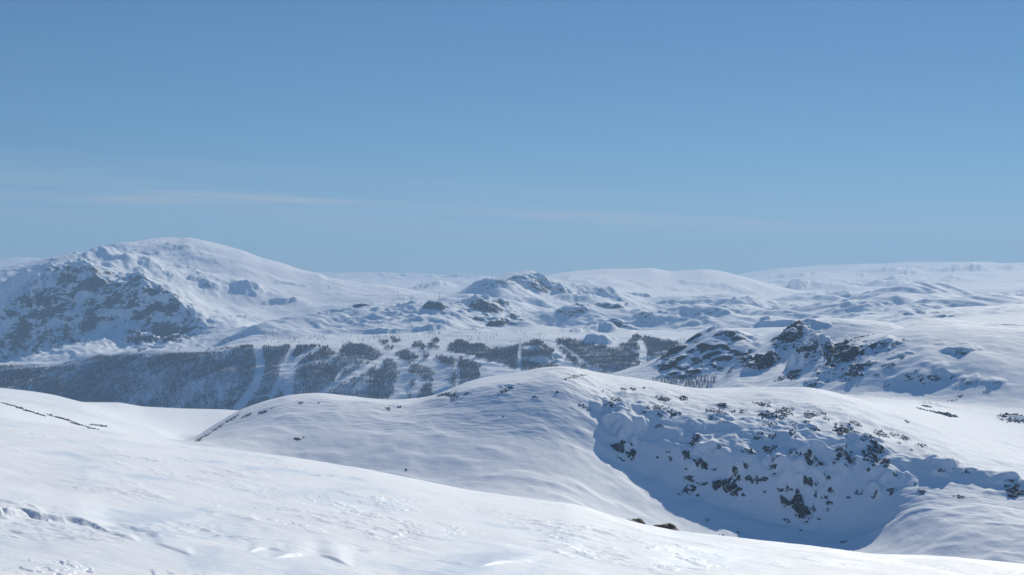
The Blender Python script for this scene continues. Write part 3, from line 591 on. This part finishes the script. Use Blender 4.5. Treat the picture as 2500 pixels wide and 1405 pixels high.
many(CREST, [(1849,1070,26,12),(1883,1066,28,14),(1856,1058,22,6),(1934,1058,20,14),(1942,1068,8,7),(2089,1034,32,12),(2122,1073,46,18),(2152,1060,34,14),(2184,1063,22,8),(2211,1071,30,12),(2249,1088,28,6),(2225,1099,13,5),
 (2016,1022,19,11),(1981,1011,36,13),(1973,1018,22,9),(1924,999,38,10),(2011,1009,20,7),(1989,1046,24,13),(1506,975,28,11),(1495,989,28,15),(1545,950,15,7),(1572,948,9,6),(1522,951,15,5),(1473,956,13,6),
 (1619,975,38,13),(1609,995,32,11),(1667,972,24,20),(1640,1007,42,19),(1611,1012,15,12),(1582,997,11,7),(1572,1007,13,7),(1757,1008,36,13),(1735,1002,30,9),(1790,1005,13,7),(1812,1005,22,8),(1736,1022,15,11),(1767,1030,26,9),
 (1860,988,42,10),(1876,1014,44,20),(1910,1009,42,15),(1878,1036,50,9),(1941,1038,15,6),(2040,1036,16,5),(2296,1147,24,8),(2360,1152,28,8),(1970,1030,14,6),(2195,1082,18,5),(1905,1024,26,7),(1428,994,30,12),(2330,1146,10,4)], .5)
many(SADD, [(2262,992,22,12),(2252,1000,26,9),(2281,1007,22,14),(2343,967,16,5),(2327,979,30,5),(2214,1030,14,5),(2407,957,20,8)], .55)
many(RIGHT, [(2076,874,30,22),(2124,885,32,9),(2176,893,30,11),(2158,892,20,8),(2201,874,20,9),(2097,884,14,6),(2067,929,22,9),(2058,918,24,9),(2019,932,17,6),(2163,842,15,14),(2181,842,11,9),(2205,831,10,10),
 (2249,922,17,15),(2283,924,32,14),(2325,920,13,7),(2352,927,13,8),(2365,938,17,7),(2434,934,19,9),(2165,943,15,7),(2238,906,15,8),(2215,915,13,6),(2142,915,16,6),(2343,861,40,14),(2313,863,14,6),(2045,886,36,10),(1989,845,22,34),
 (1939,915,34,26),(1902,926,26,16),(1971,868,20,24),(1990,903,14,8),(2110,866,14,8),(2140,862,14,6),(2180,862,12,5),(2225,862,8,4)], .5)
LN = [(733,986,13,5),(779,984,9,5),(947,999,15,7),(976,994,11,6),(1305,969,17,6),(1360,958,7,4),(724,1072,18,8),(743,1069,9,8),(1229,1018,4,3),(991,1147,5,6),(1246,947,22,5),(1144,960,26,5)]
many(LEFTR, LN, .55)
ANG = {(567,1024):-.62,(601,1016):-.4,(643,1007):-.4,(660,999):-.5,(495,1067):-.5,(1093,963):-.1,(1229,956):-.3,(1407,921):-.15,(85,1009):.3,(145,1022):.28,(210,1042):.33,(240,1039):.1,(35,992):.3,(533,1044):-.6}
for p, sz in (((567,1024),(34,10)),((601,1016),(22,6)),((643,1007),(24,7)),((660,999),(14,6)),((495,1067),(36,7)),((533,1044),(28,7)),((1093,963),(52,9)),((1229,956),(28,9)),((1407,921),(60,8))):
    OUT.append((p[0], p[1], sz[0], sz[1], LEFTR[0], LEFTR[1], .55))
BENCH = ("long thin bedrock strip along the edge of the flat snow shelf at left", "bedrock strips at left")
for p, sz in (((35,992),(60,3)),((85,1009),(50,3)),((145,1022),(52,4)),((210,1042),(80,9)),((240,1039),(44,2.5))):
    OUT.append((p[0], p[1], sz[0], sz[1], BENCH[0], BENCH[1], .62))
# a small rock is named by the nearest landmark, the side of it and its order outwards
LM = [(1522,1097,"lone rock patch at face's left end"),(1782,1180,"largest jagged rock patch"),(1943,1232,"tall broken rock patch"),(2130,1114,"broad cluster at face's upper right"),
 (2057,1111,"triangular rock cluster"),(1978,1176,"smooth hump under the lit lip"),(2065,1052,"crest rock with hanging shadow"),(1762,993,"squat rock on the knoll crest"),(1640,1000,"crest rocks beside the squat rock"),
 (1880,1010,"middle of the knoll crest"),(2360,1150,"right end of the knoll crest"),(2047,863,"large crag of the right hill"),(2085,906,"rock cluster below the large crag"),(2270,925,"right hill's foot"),(2160,880,"right hill's middle slope"),
 (2314,1014,"rock band in the snow hollow"),(1393,921,"top of the smooth ridge"),(1093,963,"dip in the smooth ridge"),(640,1000,"smooth ridge's left end"),(145,1022,"snow shelf's rocky edge"),(1505,980,"shaded knoll's first crest rocks")]
DIRS = ["right", "upper right", "top", "upper left", "left", "lower left", "bottom", "lower right"]
ORD = ["nearest", "second", "third", "fourth", "fifth", "sixth", "seventh", "eighth", "ninth", "tenth"]
slots = {}
for i, q in enumerate(OUT):
    if q[5] is None: continue
    d = [math.hypot(q[0] - a_[0], (q[1] - a_[1]) * 1.3) for a_ in LM]; k = int(np.argmin(d))
    th = math.degrees(math.atan2(-(q[1] - LM[k][1]) * 1.3, q[0] - LM[k][0])) % 360
    slots.setdefault((k, int((th + 22.5) // 45) % 8), []).append((d[k], i))
NEWLAB = {}
for (k, dr), L_ in slots.items():
    for n, (_, i) in enumerate(sorted(L_)):
        q = OUT[i]; size = "tiny" if q[2] < 13 else "small" if q[2] < 24 else "mid-sized" if q[2] < 38 else "long"
        NEWLAB[i] = "%s dark rock, %s to the %s of the %s" % (size, ORD[n], DIRS[dr], LM[k][2])
for i, q in enumerate(OUT):
    outcrop(i, *q[:4], NEWLAB.get(i, q[4]), q[5], q[6], ANG.get((q[0], q[1]), 0.0))

# ------------------------------------------------------------------ two boulders and a ledge on the near slope's edge
def boulder(px, ytop, wpx, hpx, label, seed, dD=.5, name="boulder", flat=1.0):
    import bmesh
    j = int(np.argmin(abs(xc - px))); r_ = rows_between("A1", "A5"); Y = CY - GZ[r_, j] * FPX / GD[r_, j]
    De = GD[r_, j][int(np.argmin(Y))] + dD
    rad = wpx / FPX * De / 2; ztop = (CY - ytop) / FPX * De; hz = hpx / FPX * De
    bm = bmesh.new(); bmesh.ops.create_icosphere(bm, subdivisions=5, radius=1.0)
    V = np.array([v.co[:] for v in bm.verts])
    n = fbm(V[:, 0] * 1.3 + seed, V[:, 1] * 1.3 + V[:, 2] * 1.1, seed, 4) * .30 + fbm(V[:, 0] * 5 + V[:, 2] * 3, V[:, 1] * 5 - V[:, 2] * 4, seed + 3, 3) * .05
    V2 = V * (1 + n)[:, None]
    V2 = np.sign(V2) * abs(V2) ** .85
    V2 *= (rad, rad * .9, hz * flat)
    V2[:, 2] -= V2[:, 2].max()
    for v, c in zip(bm.verts, V2): v.co = c
    me = bpy.data.meshes.new(name); bm.to_mesh(me); bm.free(); me.materials.append(M_boulder)
    for p in me.polygons: p.use_smooth = True
    o = bpy.data.objects.new(name, me); sc.collection.objects.link(o)
    o.location = ((px - CX) / FPX * De, De, ztop)
    return tag(o, label, "boulder")
boulder(1556, 1266, 44, 24, "smaller round brown boulder, left one of the pair on the near slope's edge", 3)
boulder(1622, 1277, 78, 28, "larger flat brown boulder, right one of the pair on the near slope's edge", 8)
boulder(1531, 1270, 52, 9, "low thin rock ledge left of the two brown boulders", 12, .55, "rock_ledge")

# ------------------------------------------------------------------ woods
def poly_in(x, y, poly):
    r_ = np.zeros(x.shape, bool); n = len(poly)
    for i in range(n):
        x1, y1 = poly[i]; x2, y2 = poly[(i + 1) % n]
        c = ((y1 > y) != (y2 > y)) & (x < (x2 - x1) * (y - y1) / ((y2 - y1) or 1e-9) + x1)
        r_ ^= c
    return r_
def seg_d(x, y, pts):
    d = np.full(x.shape, 1e9)
    for (x1, y1), (x2, y2) in zip(pts[:-1], pts[1:]):
        t = np.clip(((x - x1) * (x2 - x1) + (y - y1) * (y2 - y1)) / ((x2 - x1) ** 2 + (y2 - y1) ** 2), 0, 1)
        d = np.minimum(d, np.hypot(x - x1 - t * (x2 - x1), y - y1 - t * (y2 - y1)))
    return d
WOODS = [
 [(-160,908),(0,897),(150,888),(260,868),(330,862),(480,857),(628,846),(711,848),(799,848),(826,872),(838,842),(885,843),(913,855),(938,869),(925,884),(890,905),(840,930),(800,952),(790,1040),(500,1060),(-160,1060)],
 [(800,955),(860,927),(905,908),(930,905),(935,880),(945,876),(967,888),(972,918),(962,950),(946,990),(800,1000)],
 [(890,898),(900,893),(914,890),(913,908),(895,912)],
 [(956,827),(981,830),(985,836),(964,834)],[(925,834),(948,834),(952,842),(928,843)],[(938,846),(962,848),(962,856),(940,856)],
 [(964,865),(993,856),(1013,865),(1016,876),(999,885),(979,876)],[(990,888),(1001,888),(1001,895),(990,895)],
 [(1007,844),(1027,833),(1041,845),(1033,855),(1010,849)],[(1044,843),(1066,841),(1068,852),(1048,856)],[(1055,833),(1077,828),(1074,838),(1058,839)],
 [(1030,865),(1038,859),(1048,868),(1041,879),(1033,878)],[(1067,873),(1084,872),(1112,879),(1110,896),(1090,896),(1073,885)],
 [(1001,896),(1027,892),(1055,905),(1053,933),(1033,930),(1021,919),(1001,910)],[(999,927),(1011,927),(1007,947),(999,945)],
 [(985,980),(993,959),(1001,957),(996,978)],[(1016,980),(1036,939),(1053,945),(1053,978)],[(1101,905),(1114,905),(1115,945),(1101,955)],
 [(1120,882),(1130,878),(1167,888),(1175,896),(1171,930),(1124,945)],
 [(1091,845),(1122,832),(1137,840),(1204,853),(1265,846),(1309,829),(1330,839),(1347,855),(1353,873),(1365,900),(1322,905),(1271,905),(1245,896),(1194,880),(1158,873),(1099,860)],
 [(1358,842),(1370,826),(1411,832),(1429,839),(1475,847),(1540,855),(1560,873),(1555,888),(1527,896),(1499,906),(1424,901),(1391,888),(1373,860)],
 [(1514,845),(1552,823),(1591,826),(1663,842),(1655,860),(1591,880),(1578,860)],[(1560,885),(1620,880),(1600,905),(1500,915),(1440,912),(1500,906)],
]
RUNS = [([(628,848),(637,893),(631,919),(617,953),(580,1000)],11),([(717,846),(660,980)],6.5),([(775,854),(737,870),(720,890),(705,907)],6),([(707,900),(703,970)],13),
 ([(808,880),(759,888),(705,905)],4),([(942,872),(899,899),(850,925),(799,949),(770,975)],6.5),([(836,908),(822,930)],5),([(1270,850),(1268,900)],4.5),([(1370,845),(1399,866),(1442,899)],3.5),
 ([(1564,838),(1574,862),(1570,890)],8),([(600,975),(640,970),(680,965)],2.5),([(250,868),(420,862),(560,858)],4),([(0,905),(120,897),(240,884)],2.5),([(875,880),(925,888)],2.5)]
BARE = [(1324,883,32,8),(1291,852,17,7)]
def in_woods(x, y):
    xo, yo = x, y; x = x + 9 * perlin(x / 22, y / 9, 3) + 4 * perlin(x / 7, y / 4, 4); y = y + 5 * perlin(x / 18 + 5, y / 12, 5) + 2.5 * perlin(x / 6, y / 5, 6)
    ok = np.zeros(x.shape, bool)
    for p in WOODS: ok |= poly_in(x, y, p)
    x = .85 * xo + .15 * x; y = .85 * yo + .15 * y
    for p, wd in RUNS: ok &= seg_d(x, y, p) > wd
    for bx, by, rx, ry in BARE: ok &= ((x - bx) / rx) ** 2 + ((y - by) / ry) ** 2 > 1
    return ok
def ground_at(px, D):
    """bilinear height on the land for arrays of pixel column and distance"""
    z = np.empty(px.shape); j = np.clip(np.searchsorted(xc, px) - 1, 0, NC - 2)
    for jj in np.unique(j):
        k = j == jj; t = (px[k] - xc[jj]) / (xc[jj+1] - xc[jj])
        z[k] = (1 - t) * np.interp(D[k], GD[:, jj], GZ[:, jj]) + t * np.interp(D[k], GD[:, jj+1], GZ[:, jj+1])
    return z
rs = np.random.RandomState(11)
def scatter(D0, D1, x0, x1, dens):
    """trees at an even density over the ground"""
    area = (x1 - x0) / FPX * (D1 ** 2 - D0 ** 2) / 2
    n = int(area * dens); D = np.sqrt(rs.uniform(D0 ** 2, D1 ** 2, n)); px = rs.uniform(x0, x1, n)
    z = ground_at(px, D); return px, D, z, CY - z * FPX / D
def tree_mesh(seed, spikes=11):
    r_ = np.random.RandomState(seed); V = []; F = []
    def spike(p, q, w0):
        p = np.array(p); q = np.array(q); d = q - p; a = np.cross(d, (0.3, 1, .2)); a /= np.linalg.norm(a); b_ = np.cross(d, a); b_ /= np.linalg.norm(b_)
        n = len(V)
        for k in range(3): V.append(p + w0 * (math.cos(k * 2.094) * a + math.sin(k * 2.094) * b_))
        V.append(q)
        F.extend([(n, n+1, n+3), (n+1, n+2, n+3), (n+2, n, n+3)])
    spike((0, 0, -.08), (r_.normal(0, .02), 0, 1.0), .022)
    for k in range(spikes):
        z0 = r_.uniform(.12, .75); th = r_.uniform(0, 6.283); L = r_.uniform(.22, .38) * (1.15 - z0 * .6)
        ln = r_.uniform(.35, .8)
        spike((0, 0, z0), (math.cos(th) * L * ln, math.sin(th) * L * ln, z0 + L), .030)
    return np.array(V), np.array(F)
def twig_mat(name, a, b_):
    m_, t, b = new_mat(name)
    t.links.new(ramp(t, tnoise(t, .05, 3, .5), [(.35, a), (.65, b_)]), b.inputs["Base Color"])
    b.inputs["Roughness"].default_value = .9; b.inputs["Specular IOR Level"].default_value = .1
    return m_
M_twig = twig_mat("bare_birch_twigs", (.115, .118, .135), (.20, .195, .205))
protos = [tree_mesh(s_) for s_ in range(10)]
def forest(name, px, D, z, hts, label):
    X = (px - CX) / FPX * D; VV = []; FF = []; off = 0
    sel = rs.randint(0, len(protos), len(px)); th = rs.uniform(0, 6.283, len(px))
    for k, (V, F) in enumerate(protos):
        m_ = sel == k; n = int(m_.sum())
        if not n: continue
        c, s_ = np.cos(th[m_])[:, None], np.sin(th[m_])[:, None]; h = hts[m_][:, None]
        P = np.stack([(V[:, 0] * c - V[:, 1] * s_) * h + X[m_][:, None], (V[:, 0] * s_ + V[:, 1] * c) * h + D[m_][:, None], V[:, 2] * h + z[m_][:, None]], -1)
        VV.append(P.reshape(-1, 3)); FF.append((F[None] + (np.arange(n) * len(V))[:, None, None]).reshape(-1, 3) + off); off += n * len(V)
    o = raw_mesh(name, np.concatenate(VV), np.concatenate(FF), M_twig, smooth=False)
    return tag(o, label, "wood", kind="stuff")
px, D, z, y = scatter(2700, 3800, -160, 1700, 1 / 3.2)
k = in_woods(px, y) & ((D < 3620)) ; k &= rs.rand(len(px)) < np.clip(.98 + 1.8 * fbm(px * .012, D * .010, 77, 4) + 1.0 * fbm(px * .06, D * .035, 87, 2), .06, 1)
top = np.interp(px, [0, 600, 1700], [3450, 3230, 3290]); k &= ~((D > top + 40) & (px < 640))
# a thin scatter of trees above the edge of the wood
k2 = poly_in(px, y, [(640,825),(760,815),(1100,805),(1330,815),(1340,835),(1090,845),(900,842),(640,842)]) & (rs.rand(len(px)) < .02) & (fbm(px * .02, D * .008, 78, 2) > .02)
px, D, z = (np.concatenate([v[k], v[k2]]) for v in (px, D, z))
print("trees in the wood:", len(px))
forest("forest", px, D, z, rs.uniform(2.8, 6.0, len(px)) * np.clip(1 + .4 * fbm(px * .01, D * .01, 79, 2), .6, 1.3), "bare grey birch wood between the ski runs on the valley side")

tp = []
for s_ in range(5):
    V, F = tree_mesh(40 + s_, 16); nt_ = 4
    tp.append((V, F))
def birch(px, D, z, h, k, label, group, cache={}):
    if k not in cache:
        V, F = tp[k]; o = raw_mesh("birch_tree", V, F, M_twig, smooth=False); cache[k] = o
    else:
        o = cache[k].copy(); sc.collection.objects.link(o)
    o.location = ((px - CX) / FPX * D, D, z); o.scale = (h, h, h); o.rotation_euler = (0, 0, rs.uniform(0, 6.28))
    return tag(o, label, "tree", group)
GROUPS = [
 ([(1592,934),(1629,926),(1703,922),(1753,925),(1742,941),(1724,956),(1654,952),(1600,945)], 1750, 1990, 170, 4, 6.5, "bare grey birch at the foot of the dark craggy hill behind the near ridge", "birches at the foot of the craggy hill"),
 ([(1624,838),(1660,828),(1720,838),(1712,850),(1640,846)], 3000, 4000, 45, 4, 6, "bare birch on the open snow left of the dark craggy hill's top", "birches left of the craggy hill"),
 ([(1044,808),(1078,812),(1084,832),(1052,838),(1040,826)], 3100, 3900, 26, 4, 6, "bare birch standing alone above the fan of ski runs", "lone birches above the ski runs"),
 ([(636,808),(700,806),(700,826),(640,830)], 3100, 3900, 24, 4, 5.5, "bare birch on open snow above the left end of the wood", "lone birches above the left wood"),
 ([(890,806),(920,806),(935,828),(900,826)], 3100, 3900, 14, 4, 5.5, "bare birch on open snow between the two woods", "lone birches between the woods"),
 ([(1180,866),(1200,870),(1240,886),(1210,884)], 2900, 3400, 12, 4, 5.5, "bare birch beside the track above the near ridge", "birches beside the track"),
]
for poly, D0, D1, n, ha, hb, lab, grp in GROUPS:
    xs2 = [p[0] for p in poly]; q = scatter(D0, D1, min(xs2), max(xs2), 1 / 6.0); m_ = poly_in(q[0], q[3], poly)
    ids = np.nonzero(m_)[0]; rs.shuffle(ids)
    print(grp, len(ids))
    for i in ids[:n]: birch(q[0][i], q[1][i], q[2][i], rs.uniform(ha, hb), rs.randint(0, 5), lab, grp)

# ------------------------------------------------------------------ ski lift masts
M_steel, t_, b_ = new_mat("galvanised_steel"); b_.inputs["Base Color"].default_value = (.16, .17, .18, 1); b_.inputs["Roughness"].default_value = .6; b_.inputs["Metallic"].default_value = .4
def box_arr(x0, x1, y0, y1, z0, z1, n):
    V = [(x, y, z) for z in (z0, z1) for y in (y0, y1) for x in (x0, x1)]
    F = [(0, 2, 3, 1), (4, 5, 7, 6), (0, 1, 5, 4), (2, 6, 7, 3), (0, 4, 6, 2), (1, 3, 7, 5)]
    return V, [tuple(i + n for i in f) for f in F]
def build_boxes(name, boxes, parent):
    V, F = [], []
    for b in boxes:
        v, f = box_arr(*b, len(V)); V += v; F += f
    return raw_mesh(name, np.array(V, float), np.array(F), M_steel, smooth=False, parent=parent)
def tapered_pole(name, h, r0, r1, parent):
    V = []; F = []
    for (z, r_) in ((-.8, r0), (h, r1)):
        for k in range(8): V.append((r_ * math.cos(k * .785), r_ * math.sin(k * .785), z))
    for k in range(8): F.append((k, (k + 1) % 8, 8 + (k + 1) % 8, 8 + k))
    return raw_mesh(name, np.array(V), np.array(F), M_steel, smooth=True, parent=parent)
mast = bpy.data.objects.new("lift_mast", None); sc.collection.objects.link(mast)
MP = [tapered_pole("pole", 9.0, .34, .2, mast), build_boxes("crossarm", [(-2.4, 2.4, -.14, .14, 8.6, 8.95)], mast),
      build_boxes("wheel_set", [(-2.5, -2.1, -1.2, 1.2, 8.3, 8.55)], mast), build_boxes("wheel_set", [(2.1, 2.5, -1.2, 1.2, 8.3, 8.55)], mast)]
MASTS = [(1279,731,1.1,"topmost mast of the ski lift climbing the middle hill"),(1277,768,1,"second mast from the top of the ski lift on the middle hill"),(1275,783,1,"third mast from the top of the ski lift on the middle hill"),
 (1274,797,1,"fourth mast from the top of the ski lift on the middle hill"),(1273,812,1,"fifth mast from the top of the ski lift on the middle hill"),(1271,838,.9,"lowest visible mast of the ski lift, just above the wood"),
 (1073,729,1.3,"thin mast on the pale snow saddle right of the rounded mountain"),(971,724,1.3,"thin mast on the snow flank below the rounded mountain's long right ridge"),(802,708,1.2,"thin mast high on the rounded mountain's lower right flank"),(665,815,1.1,"thin mast on open snow above the left end of the wood")]
for i, (px_, py_, s_, lab) in enumerate(MASTS):
    D_ = visible(px_, py_)
    if i == 0: o = mast
    else:
        o = mast.copy(); sc.collection.objects.link(o)
        for ch in MP:
            c_ = ch.copy(); sc.collection.objects.link(c_); c_.parent = o
    o.location = ((px_ - CX) / FPX * D_, D_, float(land_z(px_, np.array([D_]))[0])); o.scale = (s_,) * 3; o.rotation_euler = (0, 0, 0)
    tag(o, lab, "lift mast", "ski lift masts")

# ------------------------------------------------------------------ air
def haze():
    x0, x1, y0, y1, z0, z1 = -16000, 16000, -300, 15000, float(GZ.min()) - 1, 330.0
    V = [(x, y, z) for z in (z0, z1) for y in (y0, y1) for x in (x0, x1)]
    F = [(0, 2, 3, 1), (4, 5, 7, 6), (0, 1, 5, 4), (2, 6, 7, 3), (0, 4, 6, 2), (1, 3, 7, 5)]
    m_ = bpy.data.materials.new("haze"); m_.use_nodes = True; t = m_.node_tree; t.nodes.clear()
    o = t.nodes.new("ShaderNodeOutputMaterial"); v = t.nodes.new("ShaderNodeVolumePrincipled")
    v.inputs["Color"].default_value = (.42, .66, 1.0, 1); v.inputs["Density"].default_value = HAZE; v.inputs["Anisotropy"].default_value = .2
    t.links.new(v.outputs[0], o.inputs["Volume"])
    return tag(raw_mesh("haze", np.array(V, float), np.array(F), m_, smooth=False), "thin blue air between the hills", "haze", kind="stuff")
HAZE = 1.0e-4
haze()
